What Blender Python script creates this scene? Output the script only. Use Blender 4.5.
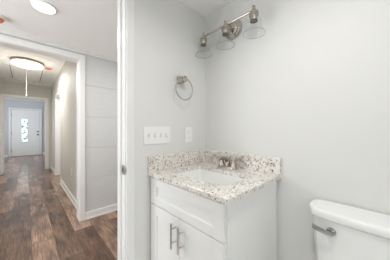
import bpy, bmesh, math, random
from mathutils import Vector, Matrix

for o in list(bpy.data.objects):
    bpy.data.objects.remove(o, do_unlink=True)
SC = bpy.context.scene
COL = SC.collection
R = math.radians
PI = math.pi
random.seed(4)

# ------------------------------------------------------------------ camera
CAM_Z = 1.144
cam_d = bpy.data.cameras.new('camera')
cam = bpy.data.objects.new('camera', cam_d)
COL.objects.link(cam)
cam.location = (0, 0, CAM_Z)
cam.rotation_euler = (R(90), 0, R(-43.84))
cam_d.sensor_width = 36.0
cam_d.lens = 36.0 * 176.0 / 390.0
cam_d.clip_start = 0.01
SC.camera = cam

# ------------------------------------------------------------------ world, lights, exposure
W = bpy.data.worlds.new('world')
SC.world = W
W.use_nodes = True
W.node_tree.nodes['Background'].inputs[0].default_value = (0.75, 0.87, 1.0, 1)
W.node_tree.nodes['Background'].inputs[1].default_value = 1.0
SC.view_settings.view_transform = 'Standard'
SC.view_settings.look = 'None'
SC.view_settings.exposure = 0.0
SC.view_settings.gamma = 1.0
SC.view_settings.use_curve_mapping = False
SC.cycles.use_denoising = True
SC.cycles.use_adaptive_sampling = False
SC.cycles.use_light_tree = True
W.cycles.sampling_method = 'NONE'
SC.cycles.max_bounces = 14
SC.cycles.diffuse_bounces = 8
SC.cycles.transparent_max_bounces = 16
SC.cycles.sample_clamp_indirect = 6.0
SC.cycles.caustics_refractive = False
SC.cycles.caustics_reflective = False


def area(name, loc, rot, size, energy, color=(1, 1, 1), shape='DISK', size_y=None):
    d = bpy.data.lights.new(name, 'AREA')
    d.shape = shape
    d.size = size
    if size_y:
        d.size_y = size_y
    d.energy = energy
    d.color = color
    o = bpy.data.objects.new(name, d)
    COL.objects.link(o)
    o.location = loc
    o.rotation_euler = rot
    return o


BATH_Z = 2.124
CORR_Z = 2.128
HALL_Z = 2.459
NEUTRAL = (1.0, 0.99, 0.975)
bl_ = area('bath_lamp', (0.42, 0.16, BATH_Z - 0.03), (0, 0, 0), 0.045, 6.6, NEUTRAL)
bl_.data.spread = R(165)
area('corridor_lamp', (0.098, 1.85, CORR_Z - 0.03), (0, 0, 0), 0.13, 6.2, NEUTRAL)
area('corridor_lamp', (1.45, 1.85, CORR_Z - 0.03), (0, 0, 0), 0.13, 6.2, NEUTRAL)  # extra corridor lamp, added out of view for more light
area('corridor_fill', (-1.84, 1.88, 1.25), (0, R(-90), 0), 1.25, 30.0, (0.97, 0.985, 1.0), 'RECTANGLE', 1.1)  # unseen lamp added to brighten the corridor walls and ceiling
area('hall_lamp', (0.024, 4.67, HALL_Z - 0.135), (0, 0, 0), 0.34, 22.0, (1.0, 0.975, 0.93))
glow = bpy.data.lights.new('hall_lamp_glow', 'POINT')
glow.energy = 4.5
glow.color = (1.0, 0.95, 0.87)
glow.shadow_soft_size = 0.07
go = bpy.data.objects.new('hall_lamp_glow', glow)
COL.objects.link(go)
go.location = (0.024, 4.67, HALL_Z - 0.42)
area('foyer_daylight', (-1.54, 8.9, 1.45), (0, R(-90), 0), 1.2, 42.0, (0.92, 0.965, 1.0), 'RECTANGLE', 1.5)
area('side_room_lamp', (2.2, 5.2, 1.4), (0, R(90), 0), 1.0, 25.0, (0.92, 0.96, 1.0), 'RECTANGLE', 1.2)  # unseen area lamp inside the side room, which has no window

# ------------------------------------------------------------------ materials
MATS = {}


def new_mat(name):
    m = bpy.data.materials.new(name)
    m.use_nodes = True
    nt = m.node_tree
    b = nt.nodes['Principled BSDF']
    MATS[name] = m
    return m, nt, b


def nd(nt, t, **kw):
    n = nt.nodes.new(t)
    for k, v in kw.items():
        setattr(n, k, v)
    return n


def noise(nt, vec, scale, detail=3, rough=0.55):
    n = nd(nt, 'ShaderNodeTexNoise')
    n.inputs['Scale'].default_value = scale
    n.inputs['Detail'].default_value = detail
    n.inputs['Roughness'].default_value = rough
    if vec is not None:
        nt.links.new(vec, n.inputs['Vector'])
    return n


def ramp(nt, fac, stops, interp='LINEAR'):
    r = nd(nt, 'ShaderNodeValToRGB')
    r.color_ramp.interpolation = interp
    el = r.color_ramp.elements
    while len(el) < len(stops):
        el.new(0.5)
    for e, (p, c) in zip(el, stops):
        e.position = p
        e.color = (c[0], c[1], c[2], 1) if not isinstance(c, (int, float)) else (c, c, c, 1)
    nt.links.new(fac, r.inputs[0])
    return r


def mix(nt, fac, a, b, blend='MIX'):
    m = nd(nt, 'ShaderNodeMix', data_type='RGBA', blend_type=blend)
    for sock, v in ((0, fac), (6, a), (7, b)):
        if isinstance(v, (int, float)):
            m.inputs[sock].default_value = v
        elif isinstance(v, tuple):
            m.inputs[sock].default_value = (v[0], v[1], v[2], 1)
        else:
            nt.links.new(v, m.inputs[sock])
    return m.outputs[2]


def paint(name, col, rough=0.5, var=0.02, scale=6.0, bump=0.0, bscale=180.0, metallic=0.0, spec=0.5, stretch=None):
    m, nt, b = new_mat(name)
    tc = nd(nt, 'ShaderNodeTexCoord')
    vec = tc.outputs['Object']
    if stretch:
        mp = nd(nt, 'ShaderNodeMapping')
        mp.inputs['Scale'].default_value = stretch
        nt.links.new(vec, mp.inputs[0])
        vec = mp.outputs[0]
    n = noise(nt, vec, scale)
    lo = tuple(c * (1 - var) for c in col)
    hi = tuple(min(1, c * (1 + var)) for c in col)
    r = ramp(nt, n.outputs[0], [(0.3, lo), (0.7, hi)])
    nt.links.new(r.outputs[0], b.inputs['Base Color'])
    b.inputs['Roughness'].default_value = rough
    b.inputs['Metallic'].default_value = metallic
    b.inputs['Specular IOR Level'].default_value = spec
    if bump:
        n2 = noise(nt, vec, bscale, 2)
        bp = nd(nt, 'ShaderNodeBump')
        bp.inputs['Strength'].default_value = bump
        bp.inputs['Distance'].default_value = 0.002
        nt.links.new(n2.outputs[0], bp.inputs['Height'])
        nt.links.new(bp.outputs[0], b.inputs['Normal'])
    return m


wall_m = paint('bath_paint', (0.76, 0.758, 0.742), 0.6, 0.01, 3, 0.10, 220, spec=0.3)
ceil_m = paint('ceiling_paint', (0.90, 0.893, 0.88), 0.8, 0.01, 3, 0.12, 160, spec=0.2)
plank_m = paint('plank_wall_paint', (0.66, 0.667, 0.668), 0.6, 0.03, 5, 0.30, 60, spec=0.3, stretch=(1, 1, 14))
hall_m = paint('hall_paint', (0.64, 0.63, 0.595), 0.6, 0.015, 3, 0.10, 220, spec=0.3)
foyer_m = paint('foyer_paint', (0.56, 0.575, 0.595), 0.6, 0.015, 3, 0.10, 220, spec=0.3)
trim_m = paint('white_trim', (0.84, 0.84, 0.83), 0.35, 0.008, 4)
cab_m = paint('cabinet_white', (0.88, 0.88, 0.87), 0.35, 0.008, 4)
plast_m = paint('white_plastic', (0.88, 0.88, 0.86), 0.3, 0.006, 8)
porc_m = paint('white_porcelain', (0.88, 0.88, 0.87), 0.10, 0.005, 3)
nickel_m = paint('brushed_nickel', (0.54, 0.495, 0.44), 0.20, 0.06, 40, metallic=1.0)
dark_nickel_m = paint('faucet_nickel', (0.50, 0.45, 0.40), 0.28, 0.06, 40, metallic=1.0)
steel_m = paint('pull_steel', (0.50, 0.48, 0.46), 0.32, 0.05, 60, metallic=1.0)
chrome_m = paint('chrome', (0.42, 0.42, 0.43), 0.06, 0.02, 20, metallic=1.0)
bronze_m = paint('bronze_ring', (0.30, 0.24, 0.17), 0.35, 0.06, 20, metallic=1.0)
dark_m = paint('dark_metal', (0.03, 0.028, 0.026), 0.4, 0.1, 20)
mouth_m = paint('socket_mouth_dark', (0.14, 0.13, 0.12), 0.4, 0.1, 20)
slot_m = paint('slot_grey', (0.62, 0.61, 0.60), 0.5, 0.05, 20)
orange_m = paint('orange_cover', (0.72, 0.20, 0.10), 0.35, 0.04, 20)
cord_m = paint('white_cord', (0.82, 0.80, 0.76), 0.6, 0.02, 20)


def floor_mat():
    m, nt, b = new_mat('wood_plank_floor')
    tc = nd(nt, 'ShaderNodeTexCoord')
    mp = nd(nt, 'ShaderNodeMapping')
    mp.inputs['Rotation'].default_value = (0, 0, R(90))
    mp.inputs['Location'].default_value = (3.149, 0.315, 0)
    nt.links.new(tc.outputs['Object'], mp.inputs[0])
    v = mp.outputs[0]
    br = nd(nt, 'ShaderNodeTexBrick')
    br.offset = 0.37
    br.offset_frequency = 2
    br.inputs['Scale'].default_value = 1.0
    br.inputs['Brick Width'].default_value = 1.22
    br.inputs['Row Height'].default_value = 0.178
    br.inputs['Mortar Size'].default_value = 0.0016
    br.inputs['Mortar Smooth'].default_value = 0.2
    br.inputs['Bias'].default_value = 0.0
    br.inputs['Color1'].default_value = (0, 0, 0, 1)
    br.inputs['Color2'].default_value = (1, 1, 1, 1)
    br.inputs['Mortar'].default_value = (0.5, 0.5, 0.5, 1)
    nt.links.new(v, br.inputs['Vector'])
    # offset the grain per plank
    cmb = nd(nt, 'ShaderNodeVectorMath', operation='MULTIPLY_ADD')
    cmb.inputs[1].default_value = (7.0, 7.0, 7.0)
    nt.links.new(br.outputs['Color'], cmb.inputs[0])
    nt.links.new(v, cmb.inputs[2])
    mg = nd(nt, 'ShaderNodeMapping')
    mg.inputs['Scale'].default_value = (1.0, 7.5, 7.5)
    nt.links.new(cmb.outputs[0], mg.inputs[0])
    g1 = noise(nt, mg.outputs[0], 2.2, 7, 0.66)
    g1.inputs['Distortion'].default_value = 1.2
    mg2 = nd(nt, 'ShaderNodeMapping')
    mg2.inputs['Scale'].default_value = (1.0, 16.0, 16.0)
    nt.links.new(cmb.outputs[0], mg2.inputs[0])
    g2 = noise(nt, mg2.outputs[0], 6.0, 5, 0.7)
    plank = ramp(nt, br.outputs['Color'], [(0.0, (0.098, 0.056, 0.037)), (0.35, (0.185, 0.110, 0.074)),
                                           (0.7, (0.255, 0.164, 0.116)), (1.0, (0.36, 0.25, 0.19))])
    gr = ramp(nt, g1.outputs[0], [(0.30, 0.48), (0.45, 0.94), (0.57, 1.18), (0.70, 1.65)])
    c = mix(nt, 1.0, plank.outputs[0], gr.outputs[0], 'MULTIPLY')
    gr2 = ramp(nt, g2.outputs[0], [(0.36, 0.62), (0.64, 1.40)])
    c = mix(nt, 1.0, c, gr2.outputs[0], 'MULTIPLY')
    mb = nd(nt, 'ShaderNodeMapping')
    mb.inputs['Scale'].default_value = (1.0, 2.6, 2.6)
    nt.links.new(cmb.outputs[0], mb.inputs[0])
    g3 = noise(nt, mb.outputs[0], 3.2, 3, 0.5)
    gr3 = ramp(nt, g3.outputs[0], [(0.32, (0.62, 0.60, 0.60)), (0.52, (1.0, 1.0, 1.0)), (0.70, (1.42, 1.34, 1.26))])
    c = mix(nt, 1.0, c, gr3.outputs[0], 'MULTIPLY')
    # knots
    vo = nd(nt, 'ShaderNodeTexVoronoi')
    vo.inputs['Scale'].default_value = 2.1
    mk = nd(nt, 'ShaderNodeMapping')
    mk.inputs['Scale'].default_value = (0.7, 1.9, 1.0)
    nt.links.new(cmb.outputs[0], mk.inputs[0])
    nt.links.new(mk.outputs[0], vo.inputs['Vector'])
    kr = ramp(nt, vo.outputs['Distance'], [(0.03, 0.35), (0.14, 1.0)])
    c = mix(nt, 0.8, c, kr.outputs[0], 'MULTIPLY')
    # cathedral grain on the paler planks
    mw = nd(nt, 'ShaderNodeMapping')
    mw.inputs['Scale'].default_value = (0.40, 5.0, 5.0)
    nt.links.new(cmb.outputs[0], mw.inputs[0])
    wv = nd(nt, 'ShaderNodeTexWave')
    wv.wave_type = 'RINGS'
    wv.inputs['Scale'].default_value = 4.5
    wv.inputs['Distortion'].default_value = 3.5
    wv.inputs['Detail'].default_value = 2.0
    nt.links.new(mw.outputs[0], wv.inputs['Vector'])
    wr = ramp(nt, wv.outputs['Fac'], [(0.1, 0.45), (0.55, 1.1)])
    pale = ramp(nt, br.outputs['Color'], [(0.6, 0.0), (0.85, 0.42)])
    c = mix(nt, pale.outputs[0], c, mix(nt, 1.0, c, wr.outputs[0], 'MULTIPLY'))
    seam = ramp(nt, br.outputs['Fac'], [(0.0, 1.0), (1.0, 0.30)])
    c = mix(nt, 1.0, c, seam.outputs[0], 'MULTIPLY')
    nt.links.new(c, b.inputs['Base Color'])
    rr = ramp(nt, g1.outputs[0], [(0.3, 0.26), (0.7, 0.16)])
    nt.links.new(rr.outputs[0], b.inputs['Roughness'])
    b.inputs['Specular IOR Level'].default_value = 0.5
    bp = nd(nt, 'ShaderNodeBump')
    bp.inputs['Strength'].default_value = 0.12
    bp.inputs['Distance'].default_value = 0.002
    nt.links.new(g2.outputs[0], bp.inputs['Height'])
    nt.links.new(bp.outputs[0], b.inputs['Normal'])
    return m


def granite_mat():
    m, nt, b = new_mat('speckled_granite')
    tc = nd(nt, 'ShaderNodeTexCoord')
    v = tc.outputs['Object']
    n1 = noise(nt, v, 22, 4)
    base = ramp(nt, n1.outputs[0], [(0.30, (0.62, 0.55, 0.48)), (0.44, (0.80, 0.755, 0.70)), (0.60, (0.85, 0.82, 0.78))])
    c = base.outputs[0]

    def specks(scale, lo, hi, col, seed):
        mp = nd(nt, 'ShaderNodeMapping')
        mp.inputs['Location'].default_value = (seed, seed * 1.7, seed * 0.6)
        nt.links.new(v, mp.inputs[0])
        n = noise(nt, mp.outputs[0], scale, 2, 0.6)
        return ramp(nt, n.outputs[0], [(lo, 0.0), (hi, 1.0)])
    s = specks(70, 0.605, 0.64, None, 3.1)
    c = mix(nt, s.outputs[0], c, (0.38, 0.34, 0.30))
    s = specks(80, 0.60, 0.635, None, 9.3)
    c = mix(nt, s.outputs[0], c, (0.33, 0.32, 0.31))
    s = specks(70, 0.64, 0.665, None, 15.7)
    c = mix(nt, s.outputs[0], c, (0.07, 0.06, 0.06))
    s = specks(60, 0.64, 0.68, None, 25.2)
    c = mix(nt, s.outputs[0], c, (0.88, 0.87, 0.84))
    nt.links.new(c, b.inputs['Base Color'])
    b.inputs['Roughness'].default_value = 0.18
    return m


def glass_mat(name, tint=(1, 1, 1), edge=0.74):
    """thin clear glass: transparent with a fresnel reflection, no refraction"""
    m, nt, b = new_mat(name)
    nt.nodes.remove(b)
    out = nt.nodes['Material Output']
    tr = nd(nt, 'ShaderNodeBsdfTransparent')
    gl = nd(nt, 'ShaderNodeBsdfGlossy')
    gl.inputs['Roughness'].default_value = 0.03
    lw = nd(nt, 'ShaderNodeLayerWeight')
    lw.inputs['Blend'].default_value = 0.35
    tcol = ramp(nt, lw.outputs['Facing'], [(0.0, (0.96, 0.965, 0.965)), (0.75, (0.95, 0.955, 0.955)), (1.0, (edge, edge, edge))])
    nt.links.new(tcol.outputs[0], tr.inputs[0])
    fr = ramp(nt, lw.outputs['Facing'], [(0.0, 0.03), (0.6, 0.06), (1.0, 0.30)])
    mx = nd(nt, 'ShaderNodeMixShader')
    nt.links.new(fr.outputs[0], mx.inputs[0])
    nt.links.new(tr.outputs[0], mx.inputs[1])
    nt.links.new(gl.outputs[0], mx.inputs[2])
    nt.links.new(mx.outputs[0], out.inputs['Surface'])
    return m


def emit_mat(name, col, strength):
    m, nt, b = new_mat(name)
    b.inputs['Base Color'].default_value = (0.9, 0.9, 0.9, 1)
    b.inputs['Emission Color'].default_value = (*col, 1)
    b.inputs['Emission Strength'].default_value = strength
    m.cycles.emission_sampling = 'NONE'
    return m


def crystal_mat():
    m, nt, b = new_mat('lit_crystal')
    tc = nd(nt, 'ShaderNodeTexCoord')
    vo = nd(nt, 'ShaderNodeTexVoronoi')
    vo.inputs['Scale'].default_value = 20
    nt.links.new(tc.outputs['Object'], vo.inputs['Vector'])
    r = ramp(nt, vo.outputs['Distance'], [(0.15, (1.0, 0.98, 0.93)), (0.6, (0.62, 0.55, 0.44))])
    nt.links.new(r.outputs[0], b.inputs['Emission Color'])
    b.inputs['Emission Strength'].default_value = 1.2
    m.cycles.emission_sampling = 'NONE'
    b.inputs['Base Color'].default_value = (0.85, 0.83, 0.78, 1)
    b.inputs['Roughness'].default_value = 0.15
    return m


def door_glass_mat():
    m, nt, b = new_mat('leaded_door_glass')
    tc = nd(nt, 'ShaderNodeTexCoord')
    mp = nd(nt, 'ShaderNodeMapping')
    mp.inputs['Scale'].default_value = (1.0, 1.0, 0.8)
    nt.links.new(tc.outputs['Object'], mp.inputs[0])
    n = noise(nt, mp.outputs[0], 19, 1.5, 0.5)
    r = ramp(nt, n.outputs[0], [(0.38, (0.05, 0.10, 0.10)), (0.44, (0.35, 0.50, 0.48)), (0.52, (0.80, 0.95, 0.93)), (0.7, (0.9, 1.0, 1.0))])
    nt.links.new(r.outputs[0], b.inputs['Base Color'])
    nt.links.new(r.outputs[0], b.inputs['Emission Color'])
    b.inputs['Emission Strength'].default_value = 1.1  # daylight behind the pane, put into the glass as glow
    m.cycles.emission_sampling = 'NONE'
    b.inputs['Roughness'].default_value = 0.1
    return m


def bounce_tile_mat():
    m, nt, b = new_mat('bounce_floor_tile')  # pale colour chosen so the unseen floor reflects light upwards
    tc = nd(nt, 'ShaderNodeTexCoord')
    br = nd(nt, 'ShaderNodeTexBrick')
    br.offset = 0.0
    br.inputs['Scale'].default_value = 1.0
    br.inputs['Brick Width'].default_value = 0.305
    br.inputs['Row Height'].default_value = 0.305
    br.inputs['Mortar Size'].default_value = 0.003
    br.inputs['Color1'].default_value = (0.88, 0.875, 0.86, 1)
    br.inputs['Color2'].default_value = (0.86, 0.855, 0.84, 1)
    br.inputs['Mortar'].default_value = (0.55, 0.54, 0.52, 1)
    nt.links.new(tc.outputs['Object'], br.inputs['Vector'])
    nt.links.new(br.outputs['Color'], b.inputs['Base Color'])
    b.inputs['Roughness'].default_value = 0.3
    return m


bounce_tile_m = bounce_tile_mat()
floor_m = floor_mat()
granite_m = granite_mat()
glass_m = glass_mat('clear_shade_glass')
glass_rim_m = paint('glass_rim', (0.34, 0.35, 0.35), 0.08, 0.02, 20)
led_m = emit_mat('led_diffuser', (1, 0.99, 0.97), 6.0)
crystal_m = crystal_mat()
doorglass_m = door_glass_mat()

# ------------------------------------------------------------------ geometry helpers
ROOT = {}


def world_of(o):
    v = Vector((0, 0, 0))
    while o is not None:
        v += o.location
        o = o.parent
    return v


def obj(name, bm, mat, parent=None, smooth=False, loc=None):
    """links one bmesh (given in world coordinates) as one object; its origin is loc or its parent's"""
    off = Vector(loc) if loc is not None else (world_of(parent) if parent else Vector((0, 0, 0)))
    bm.normal_update()
    bmesh.ops.translate(bm, verts=bm.verts, vec=-off)
    me = bpy.data.meshes.new(name)
    bm.to_mesh(me)
    bm.free()
    if smooth:
        me.polygons.foreach_set('use_smooth', [True] * len(me.polygons))
        me.set_sharp_from_angle(angle=R(38))
    for mm in (mat if isinstance(mat, (list, tuple)) else [mat]):
        me.materials.append(mm)
    o = bpy.data.objects.new(name, me)
    COL.objects.link(o)
    if parent:
        o.parent = parent
        o.location = off - world_of(parent)
    else:
        o.location = off
    return o


def thing(name, label, cat, loc=(0, 0, 0), group=None):
    o = bpy.data.objects.new(name, None)
    o.empty_display_size = 0.05
    COL.objects.link(o)
    o.location = loc
    return tag(o, label, cat, group)


def tag(o, label, cat, group=None):
    o['label'] = label
    o['category'] = cat
    if group:
        o['group'] = group
    return o


def struct(name, bm, mat, parent=None, smooth=False, label=None, cat=None):
    o = obj(name, bm, mat, parent, smooth)
    if parent is None:
        o['kind'] = 'structure'
        if label:
            o['label'] = label
        if cat:
            o['category'] = cat
    return o


def copy_tree(o, parent=None):
    c = o.copy()
    COL.objects.link(c)
    if parent:
        c.parent = parent
    for ch in list(o.children):
        copy_tree(ch, c)
    return c


def box(bm, x0, x1, y0, y1, z0, z1, bevel=0.0, seg=2):
    r = bmesh.ops.create_cube(bm, size=1.0)
    vs = r['verts']
    for v in vs:
        v.co = Vector(((x0 + x1) / 2 + v.co.x * (x1 - x0), (y0 + y1) / 2 + v.co.y * (y1 - y0), (z0 + z1) / 2 + v.co.z * (z1 - z0)))
    if bevel:
        es = list({e for v in vs for e in v.link_edges})
        bmesh.ops.bevel(bm, geom=es, offset=bevel, segments=seg, profile=0.5, affect='EDGES')
    return bm


def B(*a, **k):
    return box(bmesh.new(), *a, **k)


def basis(axis):
    a = Vector(axis).normalized()
    h = Vector((0, 0, 1)) if abs(a.z) < 0.9 else Vector((1, 0, 0))
    u = a.cross(h).normalized()
    return a, u, a.cross(u).normalized()


def lathe(bm, base, axis, prof, n=32, cap0=True, cap1=True):
    """prof: (distance along axis, radius)"""
    a, u, w = basis(axis)
    base = Vector(base)
    rings = []
    for d, r in prof:
        rings.append([bm.verts.new(base + a * d + (u * math.cos(2 * PI * k / n) + w * math.sin(2 * PI * k / n)) * max(r, 1e-5)) for k in range(n)])
    for r0, r1 in zip(rings, rings[1:]):
        for k in range(n):
            bm.faces.new((r0[k], r0[(k + 1) % n], r1[(k + 1) % n], r1[k]))
    if cap0:
        bm.faces.new(list(reversed(rings[0])))
    if cap1:
        bm.faces.new(rings[-1])
    bmesh.ops.recalc_face_normals(bm, faces=bm.faces)
    return bm


def tube(bm, pts, rad, n=12, closed=False):
    pts = [Vector(p) for p in pts]
    rads = rad if isinstance(rad, (list, tuple)) else [rad] * len(pts)
    m = len(pts)
    rings = []
    prev = None
    for i, p in enumerate(pts):
        if closed:
            t = (pts[(i + 1) % m] - pts[i - 1]).normalized()
        else:
            t = (pts[min(i + 1, m - 1)] - pts[max(i - 1, 0)]).normalized()
        if prev is None:
            _, u, _ = basis(t)
        else:
            u = (prev - t * prev.dot(t)).normalized()
        prev = u
        w = t.cross(u)
        rings.append([bm.verts.new(p + (u * math.cos(2 * PI * k / n) + w * math.sin(2 * PI * k / n)) * rads[i]) for k in range(n)])
    pairs = list(zip(rings, rings[1:]))
    if closed:
        pairs.append((rings[-1], rings[0]))
    for r0, r1 in pairs:
        for k in range(n):
            bm.faces.new((r0[k], r0[(k + 1) % n], r1[(k + 1) % n], r1[k]))
    if not closed:
        bm.faces.new(list(reversed(rings[0])))
        bm.faces.new(rings[-1])
    bmesh.ops.recalc_face_normals(bm, faces=bm.faces)
    return bm


def prism(bm, outline, z0, z1, inset_prof=None):
    """stack of closed outlines: inset_prof list of (z, scale-inset towards the centroid in metres)"""
    n = len(outline)
    cx = sum(p[0] for p in outline) / n
    cy = sum(p[1] for p in outline) / n
    prof = inset_prof or [(z0, 0), (z1, 0)]
    rings = []
    for z, ins in prof:
        ring = []
        for x, y in outline:
            d = math.hypot(x - cx, y - cy)
            k = (d - ins) / d
            ring.append(bm.verts.new((cx + (x - cx) * k, cy + (y - cy) * k, z)))
        rings.append(ring)
    for r0, r1 in zip(rings, rings[1:]):
        for k in range(n):
            bm.faces.new((r0[k], r0[(k + 1) % n], r1[(k + 1) % n], r1[k]))
    bm.faces.new(list(reversed(rings[0])))
    bm.faces.new(rings[-1])
    bmesh.ops.recalc_face_normals(bm, faces=bm.faces)
    return bm


def rrect(x0, x1, y0, y1, r, k=6):
    out = []
    for cx, cy, a0 in ((x1 - r, y1 - r, 0), (x0 + r, y1 - r, 90), (x0 + r, y0 + r, 180), (x1 - r, y0 + r, 270)):
        for i in range(k + 1):
            a = R(a0 + 90 * i / k)
            out.append((cx + r * math.cos(a), cy + r * math.sin(a)))
    return out


# ------------------------------------------------------------------ the setting
XR = 1.134      # right wall of the bathroom
YL = 1.048      # bathroom wall with the doorway
YB = 1.158      # its corridor side
YO = 2.59       # corridor's far wall
YH = 2.738      # its hall side
YE = 6.73       # hall end wall
YF = 10.90      # foyer's far wall
XJ = 0.4266     # bathroom door jamb face
XH = 0.545      # hall right wall

struct('floor', B(-1.9, 2.6, -2.2, 11.2, -0.06, 0.0), floor_m)

# bathroom shell
struct('floor_bounce_tile', B(-0.62, XR, -2.0, YL + 0.04, 0.0, 0.003), bounce_tile_m)  # unseen pale tile, added to bounce light up to the ceiling
struct('wall_right', B(XR, XR + 0.10, -2.0, YB, 0, 2.6), wall_m)
bm = bmesh.new()
box(bm, -0.72, -0.62, -2.0, -1.32, 0, 2.6)
box(bm, -0.72, -0.62, 0.02, YL, 0, 2.6)
box(bm, -0.72, -0.62, -1.32, 0.02, 0, 0.88)
box(bm, -0.72, -0.62, -1.32, 0.02, 1.96, 2.6)
struct('wall_left', bm, wall_m)
struct('wall_back', B(-0.72, XR + 0.10, -2.1, -2.0, 0, 2.6), wall_m)
bm = bmesh.new()
box(bm, XJ + 0.02, XR, YL, YB, 0, 2.6)
box(bm, -0.72, -0.42, YL, YB, 0, 2.6)
box(bm, -0.42, XJ + 0.02, YL, YB, 2.05, 2.6)
struct('wall_front', bm, wall_m)
struct('ceiling_bathroom', B(-0.72, XR + 0.1, -2.1, YL + 0.02, BATH_Z, BATH_Z + 0.08), ceil_m)

# corridor and hall shell
bm = bmesh.new()
PL = 0.4025
zs = [0.0] + [0.107 + PL * k for k in range(1, 5)]
for k in range(len(zs)):
    z0 = zs[k]
    z1 = (zs[k + 1] if k + 1 < len(zs) else 2.62)
    box(bm, 0.478 + 0.015, 2.6, YO, YO + 0.02, z0, z1 - 0.004, 0.003, 1)
    box(bm, -1.9, -0.51, YO, YO + 0.02, z0, z1 - 0.004, 0.003, 1)
box(bm, 0.478 + 0.015, 2.6, YO + 0.006, YH, 0, 2.62)
box(bm, -1.9, -0.51, YO + 0.006, YH, 0, 2.62)
box(bm, -0.52, 0.50, YO, YH, 2.035, 2.62)
struct('wall_corridor', bm, plank_m)
bm = bmesh.new()
box(bm, -1.9, -1.8, YB, 1.30, 0, 2.6)
box(bm, -1.9, -1.8, 2.46, YO, 0, 2.6)
box(bm, -1.9, -1.8, 1.30, 2.46, 0, 0.60)
box(bm, -1.9, -1.8, 1.30, 2.46, 1.90, 2.6)
struct('wall_corridor_left', bm, wall_m)
struct('wall_corridor_right', B(2.5, 2.6, YB, YO, 0, 2.6), wall_m)
struct('wall_corridor_near', B(XR + 0.1, 2.6, YB - 0.1, YB, 0, 2.6), wall_m)
struct('wall_corridor_near_left', B(-1.9, -0.72, YB - 0.1, YB, 0, 2.6), wall_m)
struct('ceiling_corridor', B(-1.9, 2.6, YB - 0.1, YO, CORR_Z, CORR_Z + 0.08), ceil_m)

bm = bmesh.new()
box(bm, XH, XH + 0.12, YH, 4.77, 0, 2.6)
box(bm, XH, XH + 0.12, 5.64, YE, 0, 2.6)
box(bm, XH, XH + 0.12, 4.77, 5.64, 1.96, 2.6)
struct('wall_hall_right', bm, hall_m)
struct('wall_hall_left', B(-0.66, -0.56, YH, YE, 0, 2.6), hall_m)
bm = bmesh.new()
box(bm, 0.415, XH + 0.12, YE, YE + 0.11, 0, 2.6)
box(bm, -0.66, -0.425, YE, YE + 0.11, 0, 2.6)
box(bm, -0.425, 0.415, YE, YE + 0.11, 2.01, 2.6)
struct('wall_hall_end', bm, hall_m)
struct('ceiling_hall', B(-0.66, XH + 0.12, YH - 0.02, YE + 0.11, HALL_Z, HALL_Z + 0.08), ceil_m)

# room beside the hall
struct('wall_side_room_far', B(XH + 0.12, 2.6, 6.4, 6.5, 0, 2.6), wall_m)
struct('wall_side_room_near', B(XH + 0.12, 2.6, YH, YH + 0.1, 0, 2.6), wall_m)
struct('wall_side_room_right', B(2.5, 2.6, YH, 6.5, 0, 2.6), wall_m)
struct('ceiling_side_room', B(XH + 0.12, 2.6, YH, 6.5, HALL_Z, HALL_Z + 0.08), ceil_m)

# foyer
struct('wall_foyer_far', B(-1.6, 0.72, YF, YF + 0.1, 0, 2.6), foyer_m)
struct('wall_foyer_right', B(0.62, 0.72, YE + 0.11, YF, 0, 2.6), foyer_m)
bm = bmesh.new()
box(bm, -1.6, -1.5, YE + 0.11, 8.1, 0, 2.6)
box(bm, -1.6, -1.5, 9.7, YF, 0, 2.6)
box(bm, -1.6, -1.5, 8.1, 9.7, 0, 0.75)
box(bm, -1.6, -1.5, 8.1, 9.7, 2.1, 2.6)
struct('wall_foyer_left', bm, foyer_m)
struct('wall_foyer_near', B(-1.6, -0.66, YE, YE + 0.11, 0, 2.6), foyer_m)
struct('ceiling_foyer', B(-1.6, 0.72, YE + 0.11, YF, HALL_Z, HALL_Z + 0.08), ceil_m)


def window_unit(name, x0, x1, y0, y1, z0, z1):
    """a framed two-sash window standing in a left-hand wall between x0 and x1"""
    bm = bmesh.new()
    zm, f = (z0 + z1) / 2, 0.045
    for za, zb in ((z0, z0 + f), (z1 - f, z1), (zm - 0.02, zm + 0.02)):
        box(bm, x0, x1, y0, y1, za, zb)
    for ya, yb in ((y0, y0 + f), (y1 - f, y1)):
        box(bm, x0 + 0.0005, x1 - 0.0005, ya, yb, z0, z1)
    w = struct(name, bm, trim_m)
    obj('pane', B((x0 + x1) / 2 - 0.002, (x0 + x1) / 2 + 0.002, y0 + 0.02, y1 - 0.02, z0 + 0.02, z1 - 0.02), glass_m, w)


window_unit('window_1', -1.59, -1.555, 8.1, 9.7, 0.75, 2.10)
window_unit('window_2_added', -0.71, -0.675, -1.32, 0.02, 0.88, 1.96)  # unseen window, added to bring light into the bathroom
window_unit('window_3_added', -1.89, -1.855, 1.30, 2.46, 0.60, 1.90)  # unseen window, added along with the corridor fill lamp


# trims: casings and jambs
def casing_y(bm, x_in0, x_in1, z_in, y_face, dy, w=0.062, legs=(True, True), head=True, reveal=0.005):
    """a door casing lying on a wall face y = y_face, standing out by dy"""
    y0, y1 = sorted((y_face, y_face + dy))
    zt = z_in + reveal
    for on, xa, xb in ((legs[0], x_in0 - reveal - w, x_in0 - reveal), (legs[1], x_in1 + reveal, x_in1 + reveal + w)):
        if on:
            box(bm, xa, xb, y0, y1, 0, zt + w, 0.004)
    if head:
        box(bm, x_in0 - reveal, x_in1 + reveal, y0, y1, zt, zt + w, 0.004)


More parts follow.
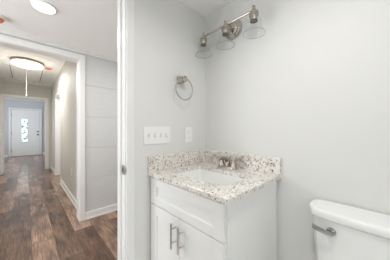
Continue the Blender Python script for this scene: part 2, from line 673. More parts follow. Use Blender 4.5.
# the bathroom doorway the camera looks through
bm = bmesh.new()
box(bm, XJ, XJ + 0.02, YL, YB, 0, 2.05, 0.002)
box(bm, -0.42, -0.40, YL, YB, 0, 2.05, 0.002)
box(bm, -0.40, XJ, YL, YB, 2.03, 2.05, 0.002)
box(bm, XJ - 0.011, XJ, YL + 0.052, YB - 0.018, 0, 2.03, 0.003)
box(bm, -0.40, -0.389, YL + 0.052, YB - 0.018, 0, 2.03, 0.003)
casing_y(bm, -0.40, XJ, 2.03, YL, -0.014, w=0.050)
casing_y(bm, -0.40, XJ, 2.03, YB, 0.014, w=0.050)
d1 = struct('door_1', bm, trim_m)
d1['label'] = 'white bathroom door frame with a steel strike plate'
bm = bmesh.new()
ZS = 0.902
prof = [(0.0, -0.028), (0.004, -0.0295), (0.028, -0.0295)]
box(bm, XJ - 0.0018, XJ + 0.0005, YL + 0.006, YL + 0.044, ZS - 0.029, ZS + 0.029, 0.0008, 1)
# curled lip reaching over the jamb edge
tube(bm, [(XJ - 0.001, YL + 0.006, ZS - 0.016), (XJ - 0.001, YL + 0.006, ZS + 0.016)], 0.0025, 8)
lip = []
for k in range(9):
    a = PI * k / 8
    lip.append((YL + 0.006 - 0.016 * math.sin(a), ZS + 0.026 * math.cos(a)))
vs0 = [bm.verts.new((XJ - 0.0030, y, z)) for y, z in lip]
vs1 = [bm.verts.new((XJ - 0.0008, y, z)) for y, z in lip]
bm.faces.new(vs0)
bm.faces.new(list(reversed(vs1)))
for k in range(9):
    bm.faces.new((vs0[k], vs0[(k + 1) % 9], vs1[(k + 1) % 9], vs1[k]))
bmesh.ops.recalc_face_normals(bm, faces=bm.faces)
sp = obj('strike_plate', bm, steel_m, d1)
sp['label'] = 'steel strike plate'
obj('latch_hole', B(XJ - 0.0024, XJ - 0.0016, YL + 0.018, YL + 0.036, ZS - 0.014, ZS + 0.014), dark_m, sp)
bm = bmesh.new()
for dz in (-0.022, 0.022):
    lathe(bm, (XJ - 0.0016, YL + 0.026, ZS + dz), (-1, 0, 0), [(0, 0.0035), (0.0008, 0.0035), (0.0012, 0.002)], 10)
obj('screw', bm, steel_m, sp)

# cased opening into the hall
bm = bmesh.new()
XO0, XO1, ZO = -0.49, 0.478, 2.022
box(bm, XO1, XO1 + 0.015, YO, YH, 0, ZO + 0.015, 0.002)
box(bm, XO0 - 0.015, XO0, YO, YH, 0, ZO + 0.015, 0.002)
box(bm, XO0, XO1, YO, YH, ZO, ZO + 0.015, 0.002)
casing_y(bm, XO0, XO1, ZO, YO, -0.016, w=0.060)
casing_y(bm, XO0, XO1, ZO, YH, 0.014, w=0.060)
d2 = struct('door_2', bm, trim_m)
d2['label'] = 'white cased opening from corridor into the hall'

# opening on the hall's right side
bm = bmesh.new()
box(bm, XH - 0.002, XH + 0.122, 5.62, 5.64, 0, 1.96, 0.002)
box(bm, XH - 0.002, XH + 0.122, 4.77, 4.79, 0, 1.96, 0.002)
box(bm, XH - 0.002, XH + 0.122, 4.79, 5.62, 1.94, 1.96, 0.002)
box(bm, XH - 0.014, XH, 4.705, 4.770, 0, 2.02, 0.003)
box(bm, XH - 0.014, XH, 5.640, 5.705, 0, 2.02, 0.003)
box(bm, XH - 0.014, XH, 4.770, 5.640, 1.955, 2.02, 0.003)
d3 = struct('door_3', bm, trim_m)
d3['label'] = 'white cased doorway on the right side of the hall'

# opening at the hall's end
bm = bmesh.new()
box(bm, 0.401, 0.416, YE, YE + 0.11, 0, 2.015, 0.002)
box(bm, -0.425, -0.41, YE, YE + 0.11, 0, 2.015, 0.002)
box(bm, -0.41, 0.401, YE, YE + 0.11, 2.0, 2.015, 0.002)
casing_y(bm, -0.41, 0.401, 2.0, YE, -0.016, w=0.075)
casing_y(bm, -0.41, 0.401, 2.0, YE + 0.11, 0.014, w=0.06)
d4 = struct('door_4', bm, trim_m)
d4['label'] = 'white cased opening at the far end of the hall'


# baseboards and crown trims
def board(name, x0, x1, y0, y1, mat=trim_m, h=0.092):
    bm = bmesh.new()
    box(bm, x0, x1, y0, y1, 0, h, 0.004)
    if x1 - x0 > y1 - y0:
        box(bm, x0, x1, y0 - 0.008, y0 + 0.002, 0, 0.018, 0.004)
    return struct(name, bm, mat)


board('baseboard_corridor', XO1 + 0.066, 2.5, YO - 0.014, YO)
board('baseboard_corridor_left', -1.8, XO0 - 0.066, YO - 0.014, YO)
bm = bmesh.new()
box(bm, XH - 0.014, XH, YH + 0.015, 4.704, 0, 0.092, 0.004)
box(bm, XH - 0.014, XH, 5.706, YE - 0.017, 0, 0.092, 0.004)
box(bm, XH - 0.024, XH - 0.013, YH + 0.015, 4.704, 0, 0.018, 0.004)
struct('baseboard_hall_right', bm, trim_m)
board('baseboard_hall_left', -0.56, -0.546, YH + 0.015, YE)
board('baseboard_foyer', 0.56, 0.62, YF - 0.014, YF)
board('baseboard_foyer_left', -1.5, -0.56, YF - 0.014, YF)
board('baseboard_foyer_right', 0.606, 0.62, YE + 0.13, YF - 0.015)
board('baseboard_right', XR - 0.014, XR, -2.0, 0.40)
board('baseboard_front', XJ + 0.06, XR - 0.56, YL - 0.014, YL)

bm = bmesh.new()
for k in range(1):
    box(bm, -1.8, 2.5, YO - 0.022, YO, CORR_Z - 0.020, CORR_Z, 0.006)
struct('trim_1', bm, trim_m)
bm = bmesh.new()
box(bm, -0.56, XH, YE - 0.022, YE, HALL_Z - 0.032, HALL_Z, 0.006)
box(bm, XH - 0.022, XH, YH, YE - 0.022, HALL_Z - 0.032, HALL_Z, 0.006)
struct('trim_2', bm, trim_m)

# front door at the end of the foyer
X0, X1 = -0.465, 0.465
bm = bmesh.new()
box(bm, X0 + 0.010, X1 - 0.010, YF - 0.020, YF - 0.001, 0.010, 2.025, 0.003)
d5 = struct('door_5', bm, trim_m)
d5['label'] = 'white front door with a narrow leaded glass panel'
bm = bmesh.new()
box(bm, X0 - 0.065, X0, YF - 0.050, YF, 0, 2.10, 0.004)
box(bm, X1, X1 + 0.065, YF - 0.050, YF, 0, 2.10, 0.004)
box(bm, X0, X1, YF - 0.050, YF, 2.035, 2.10, 0.004)
obj('door_casing', bm, trim_m, d5)
bm = bmesh.new()
GX0, GX1, GZ0, GZ1 = -0.135, 0.045, 0.63, 1.62
for xa, xb, za, zb in ((GX0 - 0.022, GX0, GZ0 - 0.022, GZ1 + 0.022), (GX1, GX1 + 0.022, GZ0 - 0.022, GZ1 + 0.022),
                       (GX0, GX1, GZ1, GZ1 + 0.022), (GX0, GX1, GZ0 - 0.022, GZ0)):
    box(bm, xa, xb, YF - 0.032, YF - 0.018, za, zb, 0.003)
gf = obj('glass_frame', bm, trim_m, d5)
obj('door_glass', B(GX0, GX1, YF - 0.026, YF - 0.019, GZ0, GZ1), doorglass_m, gf)['label'] = 'pale leaded glass with dark leaf pattern'
bm = bmesh.new()
KX = 0.395
lathe(bm, (KX, YF - 0.020, 0.93), (0, -1, 0), [(0, 0.033), (0.006, 0.033), (0.010, 0.014), (0.030, 0.012), (0.036, 0.026), (0.052, 0.030), (0.062, 0.022), (0.064, 0.004)], 20)
obj('door_knob', bm, dark_m, d5, True)['label'] = 'dark round door knob'
bm = bmesh.new()
lathe(bm, (KX, YF - 0.020, 1.07), (0, -1, 0), [(0, 0.032), (0.010, 0.032), (0.014, 0.026), (0.015, 0.004)], 20)
box(bm, KX - 0.004, KX + 0.004, YF - 0.062, YF - 0.044, 1.058, 1.082, 0.002)
obj('deadbolt', bm, dark_m, d5, True)['label'] = 'dark deadbolt'
for z in (0.25, 1.02, 1.80):
    bm = bmesh.new()
    tube(bm, [(X0 + 0.004, YF - 0.030, z - 0.05), (X0 + 0.004, YF - 0.030, z + 0.05)], 0.009, 10)
    box(bm, X0 + 0.001, X0 + 0.030, YF - 0.026, YF - 0.019, z - 0.045, z + 0.045)
    obj('hinge', bm, steel_m, d5)

# attic hatch in the hall ceiling
bm = bmesh.new()
HX0, HX1, HY0, HY1 = -0.30, 0.33, 5.00, 6.45
box(bm, HX0, HX0 + 0.055, HY0, HY1, HALL_Z - 0.026, HALL_Z, 0.003)
box(bm, HX1 - 0.055, HX1, HY0, HY1, HALL_Z - 0.026, HALL_Z, 0.003)
box(bm, HX0 + 0.055, HX1 - 0.055, HY0, HY0 + 0.055, HALL_Z - 0.026, HALL_Z, 0.003)
box(bm, HX0 + 0.055, HX1 - 0.055, HY1 - 0.055, HY1, HALL_Z - 0.026, HALL_Z, 0.003)
hatch = tag(obj('attic_hatch', bm, trim_m, loc=(0.015, 5.7, HALL_Z)), 'white framed attic hatch in the hall ceiling with a pull cord', 'hatch')
obj('hatch_panel', B(HX0 + 0.066, HX1 - 0.066, HY0 + 0.066, HY1 - 0.066, HALL_Z - 0.006, HALL_Z, 0.001), ceil_m, hatch)
bm = bmesh.new()
for x0, x1, y0, y1 in ((HX0 + 0.055, HX0 + 0.067, HY0 + 0.055, HY1 - 0.055), (HX1 - 0.067, HX1 - 0.055, HY0 + 0.055, HY1 - 0.055),
                       (HX0 + 0.067, HX1 - 0.067, HY0 + 0.055, HY0 + 0.067), (HX0 + 0.067, HX1 - 0.067, HY1 - 0.067, HY1 - 0.055)):
    box(bm, x0, x1, y0, y1, HALL_Z - 0.004, HALL_Z)  # dark strips painted in for the shade inside the hatch gap
obj('gap_shade', bm, dark_m, hatch)['label'] = 'dark strips for the shaded gap around the hatch panel'
bm = bmesh.new()
tube(bm, [(0.006, 5.2, HALL_Z - 0.003), (0.006, 5.2, 1.90)], 0.003, 8)
pc = obj('pull_cord', bm, cord_m, hatch)
bm = bmesh.new()
lathe(bm, (0.006, 5.2, 1.905), (0, 0, -1), [(0, 0.004), (0.006, 0.010), (0.024, 0.013), (0.034, 0.010), (0.037, 0.003)], 14)
obj('pull_knob', bm, cord_m, pc, True)

# ------------------------------------------------------------------ ceiling lights and detectors
CL = (0.024, 4.67, HALL_Z)
t = thing('flush_mount_light', 'round lit crystal ceiling light with a bronze rim in the hall', 'ceiling light', CL)
bm = bmesh.new()
lathe(bm, CL, (0, 0, -1), [(0, 0.205), (0.004, 0.232), (0.026, 0.235), (0.030, 0.222), (0.030, 0.19)], 48)
obj('ceiling_pan', bm, bronze_m, t, True)
bm = bmesh.new()
lathe(bm, (CL[0], CL[1], CL[2] - 0.028), (0, 0, -1), [(0, 0.212), (0.050, 0.212), (0.068, 0.19), (0.085, 0.13), (0.092, 0.05), (0.093, 0.004)], 48)
obj('crystal_shade', bm, crystal_m, t, True)
bm = bmesh.new()
for k in range(32):
    a = 2 * PI * k / 32
    x, y = CL[0] + 0.217 * math.cos(a), CL[1] + 0.217 * math.sin(a)
    lathe(bm, (x, y, CL[2] - 0.030), (0, 0, -1), [(0, 0.004), (0.010, 0.012), (0.042, 0.013), (0.056, 0.003)], 6)
obj('crystal_drops', bm, crystal_m, t)['kind'] = 'stuff'


def disc_light(x, y, z, label):
    t = thing('recessed_disc_light', label, 'ceiling light', (x, y, z), 'round white ceiling disc lights')
    bm = bmesh.new()
    lathe(bm, (x, y, z), (0, 0, -1), [(0, 0.077), (0.004, 0.078), (0.011, 0.076), (0.013, 0.073), (0.012, 0.071), (0.002, 0.070)], 40)
    obj('trim_ring', bm, plast_m, t, True)
    bm = bmesh.new()
    lathe(bm, (x, y, z - 0.004), (0, 0, -1), [(0, 0.071), (0.009, 0.071), (0.0095, 0.002)], 40)
    obj('diffuser', bm, led_m, t, True)
    return t


disc_light(0.104, 1.842, CORR_Z, 'round white lit disc light in the corridor ceiling outside the bathroom')
disc_light(1.45, 1.85, CORR_Z, 'added unseen disc light in the corridor ceiling behind the towel ring wall')
disc_light(0.42, 0.16, BATH_Z, 'round white disc light in the bathroom ceiling beside the toilet')
t = thing('fill_globe', 'added unseen globe lamp on a rod, filling the bathroom with light', 'ceiling light', (-0.32, -0.95, BATH_Z))  # added lamp behind the camera, stands in for flash bounced off the ceiling
obj('canopy', lathe(bmesh.new(), (-0.32, -0.95, BATH_Z), (0, 0, -1), [(0, 0.055), (0.016, 0.05), (0.020, 0.010)], 28), nickel_m, t, True)
obj('rod', tube(bmesh.new(), [(-0.32, -0.95, BATH_Z - 0.018), (-0.32, -0.95, 1.58)], 0.006, 12), nickel_m, t, True)
gm = emit_mat('fill_globe_glow', NEUTRAL, 20.0)  # glow of the added fill globe
gm.cycles.emission_sampling = 'FRONT'
obj('globe', lathe(bmesh.new(), (-0.32, -0.95, 1.584), (0, 0, -1), [(0.108 - 0.108 * math.cos(PI * k / 10), 0.108 * math.sin(PI * k / 10)) for k in range(11)], 18), gm, t, True)


def detector(x, y, z, r, label):
    t = thing('smoke_detector', label, 'smoke detector', (x, y, z), 'smoke detectors with orange covers')
    bm = bmesh.new()
    lathe(bm, (x, y, z), (0, 0, -1), [(0, r), (0.016, r), (0.022, r * 0.96), (0.024, r * 0.86)], 36)
    obj('base', bm, plast_m, t, True)
    bm = bmesh.new()
    lathe(bm, (x, y, z - 0.023), (0, 0, -1), [(0, r * 0.80), (0.014, r * 0.77), (0.022, r * 0.66), (0.024, r * 0.3), (0.024, 0.002)], 36)
    obj('dust_cover', bm, orange_m, t, True)['label'] = 'orange dust cover'
    return t


detector(-0.186, 2.275, CORR_Z, 0.060, 'white smoke detector with orange cover on the corridor ceiling')
detector(0.335, 4.78, HALL_Z, 0.075, 'white smoke detector with orange cover beside the hall ceiling light')

# ------------------------------------------------------------------ vanity
VF = 0.585          # front of doors
YC0, YC1 = 0.430, 1.030
ZB = 0.845
van = thing('vanity_cabinet', 'white shaker vanity cabinet with two doors under a granite top', 'cabinet', (0.85, 0.73, 0))
bm = bmesh.new()
XFF = 0.605
box(bm, XFF + 0.018, XR - 0.030, YC0, YC0 + 0.016, 0.0, ZB, 0.0015, 1)
box(bm, XFF + 0.018, XR - 0.004, YC1 - 0.016, YC1, 0.0, ZB, 0.0015, 1)
box(bm, XFF + 0.02, XR - 0.030, YC0 + 0.016, YC1 - 0.016, 0.10, 0.118)
box(bm, XR - 0.016, XR - 0.004, YC0 + 0.012, YC1 - 0.016, 0.0, ZB)
obj('carcass', bm, cab_m, van)
bm = bmesh.new()
for ya, yb, za, zb in ((YC0, YC0 + 0.04, 0.10, ZB), (YC1 - 0.04, YC1, 0.10, ZB)):
    box(bm, XFF - 0.0005, XFF + 0.018, ya, yb, za, zb)
for za, zb in ((ZB - 0.04, ZB), (0.655, 0.695), (0.10, 0.14)):
    box(bm, XFF - 0.0004, XFF + 0.018, YC0 + 0.04, YC1 - 0.04, za, zb)
obj('face_frame', bm, cab_m, van)
obj('toe_kick', B(XFF + 0.06, XFF + 0.072, YC0 + 0.016, YC1 - 0.016, 0.0, 0.10), cab_m, van)


def shaker(name, y0, y1, z0, z1, st, rl):
    bm = bmesh.new()
    xb = XFF - 0.001
    be = 0.0018
    box(bm, VF, xb, y0, y0 + st, z0, z1, be, 1)
    box(bm, VF, xb, y1 - st, y1, z0, z1, be, 1)
    box(bm, VF, xb, y0 + st - 0.0005, y1 - st + 0.0005, z1 - rl, z1, be, 1)
    box(bm, VF, xb, y0 + st - 0.0005, y1 - st + 0.0005, z0, z0 + rl, be, 1)
    o = obj(name, bm, cab_m, van)
    obj('panel', B(VF + 0.012, xb - 0.002, y0 + st - 0.003, y1 - st + 0.003, z0 + rl - 0.003, z1 - rl + 0.003), cab_m, o)
    return o


def pull(parent, y, z0, z1):
    bm = bmesh.new()
    x = VF - 0.032
    tube(bm, [(x, y, z0), (x, y, z0 + 0.002), (x, y, z1 - 0.002), (x, y, z1)], [0.0048, 0.0056, 0.0056, 0.0048], 14)
    for z in (z0 + 0.030, z1 - 0.030):
        tube(bm, [(VF - 0.0002, y, z), (VF - 0.002, y, z), (VF - 0.004, y, z), (x, y, z)], [0.006, 0.006, 0.0045, 0.0045], 12)
    obj('bar_pull', bm, steel_m, parent, True)['label'] = 'brushed steel bar pull'


YM = 0.7300
dl = shaker('door', YM + 0.0018, 1.0225, 0.118, 0.671, 0.058, 0.060)
dr = shaker('door', 0.4400, YM - 0.0018, 0.118, 0.671, 0.058, 0.060)
shaker('drawer_front', 0.4400, 1.0225, 0.6755, 0.838, 0.058, 0.050)
pull(dl, YM + 0.029, 0.515, 0.649)
pull(dr, YM - 0.029, 0.515, 0.649)

# countertop with an opening for the sink
SX0, SX1, SY0, SY1 = 0.575, XR - 0.001, 0.413, YL - 0.001
ST0, ST1 = 0.8455, 0.8705
HOLE = (0.687, 0.965, 0.515, 0.953)


def ring_slab(bm, outer, inner, z0, z1, be=0.003):
    n = len(inner)
    cx = sum(p[0] for p in outer) / len(outer)
    cy = sum(p[1] for p in outer) / len(outer)
    rows = []
    # section round the slab: inner top, outer top (eased), outer side, outer bottom, inner bottom
    sec = [('i', z1, 0), ('o', z1, be), ('o', z1 - be, 0), ('o', z0 + be * 0.5, 0), ('o', z0, be * 0.5), ('i', z0, 0)]
    for which, z, ins in sec:
        pts = inner if which == 'i' else outer
        row = []
        for x, y in pts:
            if ins:
                x = x - math.copysign(ins, x - cx)
                y = y - math.copysign(ins, y - cy)
            row.append(bm.verts.new((x, y, z)))
        rows.append(row)
    m = len(rows)
    for i in range(m):
        a, b = rows[i], rows[(i + 1) % m]
        for k in range(n):
            bm.faces.new((a[k], a[(k + 1) % n], b[(k + 1) % n], b[k]))
    bmesh.ops.remove_doubles(bm, verts=bm.verts, dist=1e-6)
    bmesh.ops.recalc_face_normals(bm, faces=bm.faces)
    return bm


KK = 6
inner = rrect(*HOLE, 0.022, KK)


def outer_for(inner):
    out = []
    corners = [(SX1, SY1), (SX0, SY1), (SX0, SY0), (SX1, SY0)]
    for c in range(4):
        for i in range(KK + 1):
            out.append(corners[c])
    return out


def clean_ring():
    """outer rectangle points matching the inner rounded rectangle: mid corner sample keeps the corner"""
    out = []
    hx0, hx1, hy0, hy1 = HOLE
    for j, (x, y) in enumerate(inner):
        c, i = divmod(j, KK + 1)
        f = i / KK
        if c == 0:
            p = (SX1, y + (SY1 - y) * min(1, 2 * f)) if f <= 0.5 else (x + (SX1 - x) * (2 - 2 * f), SY1)
        elif c == 1:
            p = (x + (SX0 - x) * min(1, 2 * f), SY1) if f <= 0.5 else (SX0, y + (SY1 - y) * (2 - 2 * f))
        elif c == 2:
            p = (SX0, y + (SY0 - y) * min(1, 2 * f)) if f <= 0.5 else (x + (SX0 - x) * (2 - 2 * f), SY0)
        else:
            p = (x + (SX1 - x) * min(1, 2 * f), SY0) if f <= 0.5 else (SX1, y + (SY0 - y) * (2 - 2 * f))
        out.append(p)
    return out


bm = ring_slab(bmesh.new(), clean_ring(), inner, ST0, ST1)
top = tag(obj('countertop', bm, granite_m, loc=(0.85, 0.73, ST0)), 'cream granite vanity top with dark speckles and two low backsplashes', 'countertop')
obj('backsplash', B(XR - 0.021, XR - 0.001, SY0, SY1, ST1 + 0.0005, 0.972, 0.002), granite_m, top)
obj('backsplash', B(SX0, XR - 0.0215, SY1 - 0.020, SY1, ST1 + 0.0005, 0.972, 0.002), granite_m, top)

# undermount sink
sink = thing('sink', 'white rectangular sink basin set below the granite top', 'sink', (0.826, 0.734, 0.70))
bm = bmesh.new()
hx0, hx1, hy0, hy1 = HOLE
levels = [(0.8445, -0.018), (0.8445, -0.002), (0.838, 0.000), (0.80, 0.004), (0.745, 0.008), (0.722, 0.018), (0.712, 0.036), (0.708, 0.060)]
rings = []
for z, ins in levels:
    rr = max(0.012, 0.026 - ins * 0.2) if ins > -0.01 else 0.045
    pts = rrect(hx0 + ins, hx1 - ins, hy0 + ins, hy1 - ins, rr, 6)
    rings.append([bm.verts.new((x, y, z)) for x, y in pts])
olev = [(0.700, 0.056), (0.710, 0.012), (0.80, -0.008), (0.834, -0.010), (0.836, -0.018)]
orings = []
for z, ins in olev:
    pts = rrect(hx0 + ins, hx1 - ins, hy0 + ins, hy1 - ins, 0.034, 6)
    orings.append([bm.verts.new((x, y, z)) for x, y in pts])
n = len(rings[0])
for seq in (rings, orings):
    for a, b in zip(seq, seq[1:]):
        for k in range(n):
            bm.faces.new((a[k], a[(k + 1) % n], b[(k + 1) % n], b[k]))
a, b = orings[-1], rings[0]
for k in range(n):
    bm.faces.new((a[k], a[(k + 1) % n], b[(k + 1) % n], b[k]))
bm.faces.new(rings[-1])
bm.faces.new(orings[0])
bmesh.ops.recalc_face_normals(bm, faces=bm.faces)
obj('basin', bm, porc_m, sink, True)
bm = bmesh.new()
lathe(bm, (0.826, 0.734, 0.708), (0, 0, 1), [(0, 0.022), (0.0025, 0.021), (0.003, 0.015), (0.001, 0.013), (0.004, 0.012), (0.005, 0.002)], 24)
obj('drain', bm, chrome_m, sink, True)

# faucet
FX, FY = 1.052, 0.755
fc = thing('faucet', 'brushed nickel two handle faucet behind the sink', 'faucet', (FX, FY, ST1))
bm = bmesh.new()
prism(bm, rrect(FX - 0.026, FX + 0.026, FY - 0.077, FY + 0.077, 0.025, 8), 0, 0,
      [(ST1 + 0.0003, 0), (ST1 + 0.008, 0), (ST1 + 0.014, 0.004), (ST1 + 0.016, 0.010)])
obj('base_plate', bm, dark_nickel_m, fc, True)
bm = bmesh.new()
pts, rad = [], []
for k in range(15):
    s = k / 14
    if s < 0.35:
        q = s / 0.35
        pts.append((FX, FY, ST1 + 0.012 + 0.050 * q))
        rad.append(0.019 - 0.004 * q)
    else:
        q = (s - 0.35) / 0.65
        a = q * R(118)
        pts.append((FX - 0.012 - 0.088 * q - 0.012 * math.sin(a), FY, ST1 + 0.062 + 0.030 * math.sin(a) - 0.010 * q))
        rad.append(0.015 - 0.003 * q)
tube(bm, pts, rad, 18)
tip = Vector(pts[-1])
lathe(bm, tip + Vector((0.002, 0, 0.004)), (-0.25, 0, -1), [(0, 0.011), (0.012, 0.0125), (0.020, 0.0125), (0.021, 0.009)], 16)
obj('spout', bm, dark_nickel_m, fc, True)
for s in (1, -1):
    hy = FY + s * 0.051
    bm = bmesh.new()
    lathe(bm, (FX, hy, ST1 + 0.010), (0, 0, 1), [(0, 0.024), (0.010, 0.0225), (0.030, 0.016), (0.042, 0.014), (0.046, 0.0165), (0.056, 0.016), (0.062, 0.011), (0.064, 0.003)], 24)
    hb = obj('handle', bm, dark_nickel_m, fc, True)
    bm = bmesh.new()
    dx = 0.010
    tube(bm, [(FX, hy - s * 0.008, ST1 + 0.066), (FX - dx * 0.3, hy + s * 0.020, ST1 + 0.069), (FX - dx, hy + s * 0.048, ST1 + 0.074), (FX - dx, hy + s * 0.070, ST1 + 0.080)],
         [0.0095, 0.009, 0.0078, 0.0082], 12)
    obj('lever', bm, dark_nickel_m, hb, True)
bm = bmesh.new()
tube(bm, [(FX + 0.020, FY, ST1 + 0.012), (FX + 0.020, FY, ST1 + 0.060)], 0.0025, 8)
lathe(bm, (FX + 0.020, FY, ST1 + 0.058), (0, 0, 1), [(0, 0.003), (0.003, 0.006), (0.010, 0.006), (0.012, 0.002)], 12)
obj('lift_rod', bm, dark_nickel_m, fc, True)

# ------------------------------------------------------------------ vanity light
BX, BY, BZ = 1.030, 0.757, 1.894
vl = thing('vanity_light', 'brushed nickel three light wall fixture with clear bell glass shades', 'wall light', (XR, BY, BZ))
bm = bmesh.new()
lathe(bm, (XR - 0.0005, BY, BZ + 0.006), (-1, 0, 0), [(0, 0.073), (0.006, 0.073), (0.010, 0.070), (0.011, 0.062), (0.017, 0.060), (0.020, 0.056), (0.021, 0.047), (0.028, 0.044), (0.034, 0.034), (0.036, 0.022), (0.036, 0.003)], 48)
obj('backplate', bm, nickel_m, vl, True)
bm = bmesh.new()
tube(bm, [(XR - 0.034, BY, BZ + 0.004), (XR - 0.060, BY, BZ + 0.003), (BX - 0.002, BY, BZ)], [0.012, 0.009, 0.009], 16)
obj('arm', bm, nickel_m, vl, True)
bm = bmesh.new()
tube(bm, [(BX, BY - 0.218, BZ), (BX, BY + 0.218, BZ)], 0.0075, 16)
obj('bar', bm, nickel_m, vl, True)
for k in (-1, 0, 1):
    ly = BY + 0.217 * k
    bm = bmesh.new()
    lathe(bm, (BX, ly, BZ + 0.030), (0, 0, -1), [(0, 0.003), (0.001, 0.009), (0.006, 0.0095), (0.009, 0.007), (0.014, 0.007), (0.018, 0.0115), (0.032, 0.0115), (0.034, 0.018), (0.040, 0.0265), (0.048, 0.030), (0.056, 0.030), (0.058, 0.0255), (0.062, 0.0255), (0.064, 0.0285), (0.068, 0.0285), (0.070, 0.0235), (0.094, 0.0228)], 32)
    so = obj('socket', bm, nickel_m, vl, True)
    bm = bmesh.new()
    lathe(bm, (BX, ly, BZ - 0.0635), (0, 0, -1), [(0, 0.0235), (0.006, 0.0240), (0.006, 0.018), (0.002, 0.016)], 32, True, True)
    obj('socket_mouth', bm, mouth_m, so, True)
    bm = bmesh.new()
    prof = [(0.052, 0.0300), (0.056, 0.0400), (0.070, 0.0440), (0.095, 0.0460), (0.112, 0.0490), (0.126, 0.0545), (0.138, 0.0615), (0.146, 0.0660)]
    lathe(bm, (BX, ly, BZ), (0, 0, -1), prof, 48, False, False)
    sh = obj('glass_shade', bm, glass_m, vl, True)
    bm = bmesh.new()
    tube(bm, [(BX + 0.0655 * math.cos(2 * PI * j / 56), ly + 0.0655 * math.sin(2 * PI * j / 56), BZ - 0.146) for j in range(56)], 0.0016, 8, True)
    obj('rim', bm, glass_rim_m, sh, True)

# ------------------------------------------------------------------ things on the bathroom wall
PX, PZ = 0.842, 1.522
tr = thing('towel_ring', 'brushed nickel towel ring on the wall above the outlet', 'towel ring', (PX, YL, PZ))
bm = bmesh.new()
prism_pts = [(0.0, 0.0265), (0.010, 0.0265), (0.013, 0.0245), (0.050, 0.0195), (0.066, 0.0190), (0.069, 0.0155)]
n4 = []
for d, r in prism_pts:
    ring = rrect(-r, r, -r, r, r * 0.28, 4)
    n4.append([bm.verts.new((PX + x, YL - 0.0004 - d, PZ + z)) for x, z in ring])
for a, b in zip(n4, n4[1:]):
    for k in range(len(a)):
        bm.faces.new((a[k], a[(k + 1) % len(a)], b[(k + 1) % len(a)], b[k]))
bm.faces.new(n4[0])
bm.faces.new(n4[-1])
bmesh.ops.recalc_face_normals(bm, faces=bm.faces)
obj('post', bm, nickel_m, tr, True)
bm = bmesh.new()
RR = 0.080
tube(bm, [(PX + RR * math.sin(2 * PI * k / 64), YL - 0.060, PZ + 0.005 - RR + RR * math.cos(2 * PI * k / 64)) for k in range(64)], 0.0045, 12, True)
obj('ring', bm, steel_m, tr, True)

sw = thing('switch_plate', 'white four switch plate on the wall above the backsplash', 'light switch', (0.649, YL, 1.107))
X0s, X1s = 0.545, 0.753
bm = B(X0s, X1s, YL - 0.0065, YL - 0.0004, 1.107 - 0.059, 1.107 + 0.059, 0.003)
obj('cover_plate', bm, plast_m, sw)
for k in range(4):
    x = 0.649 + (k - 1.5) * 0.046
    up = k in (0, 2)
    bm = bmesh.new()
    box(bm, x - 0.0052, x + 0.0052, YL - 0.0072, YL - 0.0060, 1.107 - 0.0125, 1.107 + 0.0125, 0.0004, 1)
    tg = obj('toggle_slot', bm, slot_m, sw)
    bm = bmesh.new()
    s = 1 if up else -1
    tube(bm, [(x, YL - 0.005, 1.107), (x, YL - 0.011, 1.107 + s * 0.004), (x, YL - 0.019, 1.107 + s * 0.010)], [0.0050, 0.0048, 0.0040], 10)
    obj('toggle', bm, plast_m, tg, True)
    for dz in (-0.030, 0.030):
        bm = bmesh.new()
        lathe(bm, (x, YL - 0.0064, 1.107 + dz), (0, -1, 0), [(0, 0.0035), (0.0007, 0.003), (0.0009, 0.001)], 10)
        obj('screw', bm, plast_m, sw, True)

ox = 0.932
ou = thing('wall_outlet', 'white outlet plate on the bathroom wall under the towel ring', 'outlet', (ox, YL, 1.105))
obj('cover_plate', B(ox - 0.038, ox + 0.038, YL - 0.0065, YL - 0.0004, 1.105 - 0.060, 1.105 + 0.060, 0.003), plast_m, ou)
fcx = obj('receptacle', B(ox - 0.0168, ox + 0.0168, YL - 0.0085, YL - 0.0060, 1.105 - 0.0335, 1.105 + 0.0335, 0.001, seg=1), plast_m, ou)
for dz in (-0.020, 0.020):
    for dx in (-0.0062, 0.0062):
        obj('slot', B(ox + dx - 0.001, ox + dx + 0.001, YL - 0.0088, YL - 0.0082, 1.105 + dz - 0.004, 1.105 + dz + 0.005), slot_m, fcx)
    obj('ground_hole', lathe(bmesh.new(), (ox, YL - 0.0082, 1.105 + dz - 0.009), (0, -1, 0), [(0, 0.0022), (0.0006, 0.0022)], 10), slot_m, fcx)
for dz in (-0.003, 0.003):
    obj('test_button', B(ox - 0.009, ox + 0.009, YL - 0.0095, YL - 0.0082, 1.105 + dz - 0.0022, 1.105 + dz + 0.0022, 0.0004, seg=1), plast_m, fcx)

# outlet low on the hall wall
hy, hz = 3.49, 0.445
ho = thing('wall_outlet', 'white outlet plate low on the beige hall wall', 'outlet', (XH, hy, hz))
obj('cover_plate', B(XH - 0.006, XH - 0.0004, hy - 0.036, hy + 0.036, hz - 0.058, hz + 0.058, 0.002), plast_m, ho)
for dz in (-0.020, 0.020):
    bm = B(XH - 0.008, XH - 0.0055, hy - 0.016, hy + 0.016, hz + dz - 0.014, hz + dz + 0.014, 0.003)
    r_ = obj('receptacle', bm, plast_m, ho)
    for dy in (-0.006, 0.006):
        obj('slot', B(XH - 0.0084, XH - 0.0078, hy + dy - 0.001, hy + dy + 0.001, hz + dz - 0.003, hz + dz + 0.006), slot_m, r_)

# ------------------------------------------------------------------ toilet
TY = 0.010
HALF = 0.232
toi = thing('toilet', 'white two piece toilet with a chrome flush lever beside the vanity', 'toilet', (0.80, TY, 0))


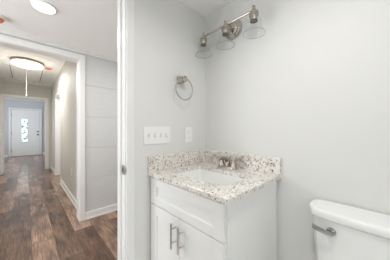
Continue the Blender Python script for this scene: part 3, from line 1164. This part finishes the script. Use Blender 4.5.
def tank_outline(xback, depth, half, bow, rf, rb, k=8):
    """plan of the tank: straight back at xback, bowed front, rounded corners"""
    pts = []
    n = 21
    for i in range(n):                      # front from -half to +half
        s = -1 + 2 * i / (n - 1)
        y = TY + s * (half - 0.004)
        e = abs(s)
        x = xback - depth + bow * e * e + 0.055 * max(0, (e - 0.84) / 0.16) ** 2.2
        pts.append((x, y))
    # left end (larger y) to the back
    yl = TY + half
    pts += [(xback - depth * 0.50, yl - 0.001), (xback - depth * 0.34, yl), (xback - 0.040, yl - 0.001), (xback - 0.018, yl - 0.008), (xback - 0.004, yl - 0.024), (xback, yl - 0.042)]
    pts += [(xback, TY - half + 0.042), (xback - 0.004, TY - half + 0.024), (xback - 0.018, TY - half + 0.008), (xback - 0.040, TY - half + 0.001), (xback - depth * 0.34, TY - half), (xback - depth * 0.50, TY - half + 0.001)]
    return pts


bm = bmesh.new()
prism(bm, tank_outline(XR - 0.012, 0.182, HALF, 0.020, 0.05, 0.03), 0, 0,
      [(0.7560, 0.024), (0.7560, 0.014), (0.7520, 0.012), (0.7520, 0.004), (0.7520, 0.002), (0.7550, 0.0), (0.770, 0.0), (0.777, 0.002), (0.781, 0.006), (0.7828, 0.013), (0.783, 0.035)])
obj('tank_lid', bm, porc_m, toi, True)
bm = bmesh.new()
prism(bm, tank_outline(XR - 0.018, 0.166, HALF - 0.014, 0.018, 0.05, 0.03), 0, 0,
      [(0.405, 0.050), (0.400, 0.030), (0.410, 0.022), (0.44, 0.018), (0.744, 0.0), (0.748, 0.008), (0.7563, 0.008)])
obj('tank', bm, porc_m, toi, True)
LX = 0.962
bm = bmesh.new()
ly, lz = 0.142, 0.702
lathe(bm, (0.9590, ly, lz), (-1, 0, 0), [(0, 0.0175), (0.008, 0.0175), (0.013, 0.0155), (0.016, 0.010), (0.0225, 0.009), (0.0235, 0.003)], 24)
lv = obj('flush_lever', bm, chrome_m, toi, True)
lv['label'] = 'chrome flush lever'
bm = bmesh.new()
path = [(0.9325, ly - 0.008, lz - 0.001, 0.008), (0.9310, ly + 0.012, lz + 0.001, 0.0095), (0.9340, ly + 0.040, lz + 0.004, 0.0095), (0.9420, ly + 0.067, lz + 0.007, 0.0105)]
rings = []
for x, y, z, h in path:
    w = 0.0032
    rings.append([bm.verts.new((x + dx * w, y, z + dz * h)) for dx, dz in ((-1, -0.7), (-0.6, -1), (0.6, -1), (1, -0.7), (1, 0.7), (0.6, 1), (-0.6, 1), (-1, 0.7))])
for a_, b_ in zip(rings, rings[1:]):
    for k in range(8):
        bm.faces.new((a_[k], a_[(k + 1) % 8], b_[(k + 1) % 8], b_[k]))
bm.faces.new(rings[0])
bm.faces.new(rings[-1])
bmesh.ops.recalc_face_normals(bm, faces=bm.faces)
obj('lever_arm', bm, chrome_m, lv, True)
# bowl, below the frame
bm = bmesh.new()


def oval(cx, ax_f, ax_b, by, n=40):
    out = []
    for k in range(n):
        a = 2 * PI * k / n
        c, s = math.cos(a), math.sin(a)
        out.append((cx - (ax_f if c > 0 else ax_b) * c, TY + by * s))
    return out


bl = [(0.0, 0.74, 0.20, 0.22, 0.105), (0.02, 0.74, 0.195, 0.215, 0.10), (0.14, 0.74, 0.17, 0.20, 0.095), (0.24, 0.72, 0.20, 0.22, 0.125),
      (0.34, 0.69, 0.25, 0.26, 0.175), (0.385, 0.68, 0.27, 0.30, 0.188), (0.398, 0.68, 0.268, 0.30, 0.187)]
inn = [(0.398, 0.66, 0.205, 0.17, 0.135), (0.37, 0.66, 0.20, 0.16, 0.13), (0.29, 0.68, 0.15, 0.12, 0.095), (0.22, 0.70, 0.07, 0.06, 0.05)]
rings = [[bm.verts.new((x, y, z)) for x, y in oval(cx, f, b_, w)] for z, cx, f, b_, w in bl + inn]
for a, b in zip(rings, rings[1:]):
    for k in range(len(a)):
        bm.faces.new((a[k], a[(k + 1) % len(a)], b[(k + 1) % len(a)], b[k]))
bm.faces.new(rings[0])
bm.faces.new(rings[-1])
bmesh.ops.recalc_face_normals(bm, faces=bm.faces)
obj('bowl', bm, porc_m, toi, True)
bm = bmesh.new()
prism(bm, oval(0.68, 0.272, 0.20, 0.19), 0, 0, [(0.400, 0.004), (0.404, 0.0), (0.428, 0.0), (0.436, 0.006), (0.440, 0.03)])
obj('seat_lid', bm, plast_m, toi, True)
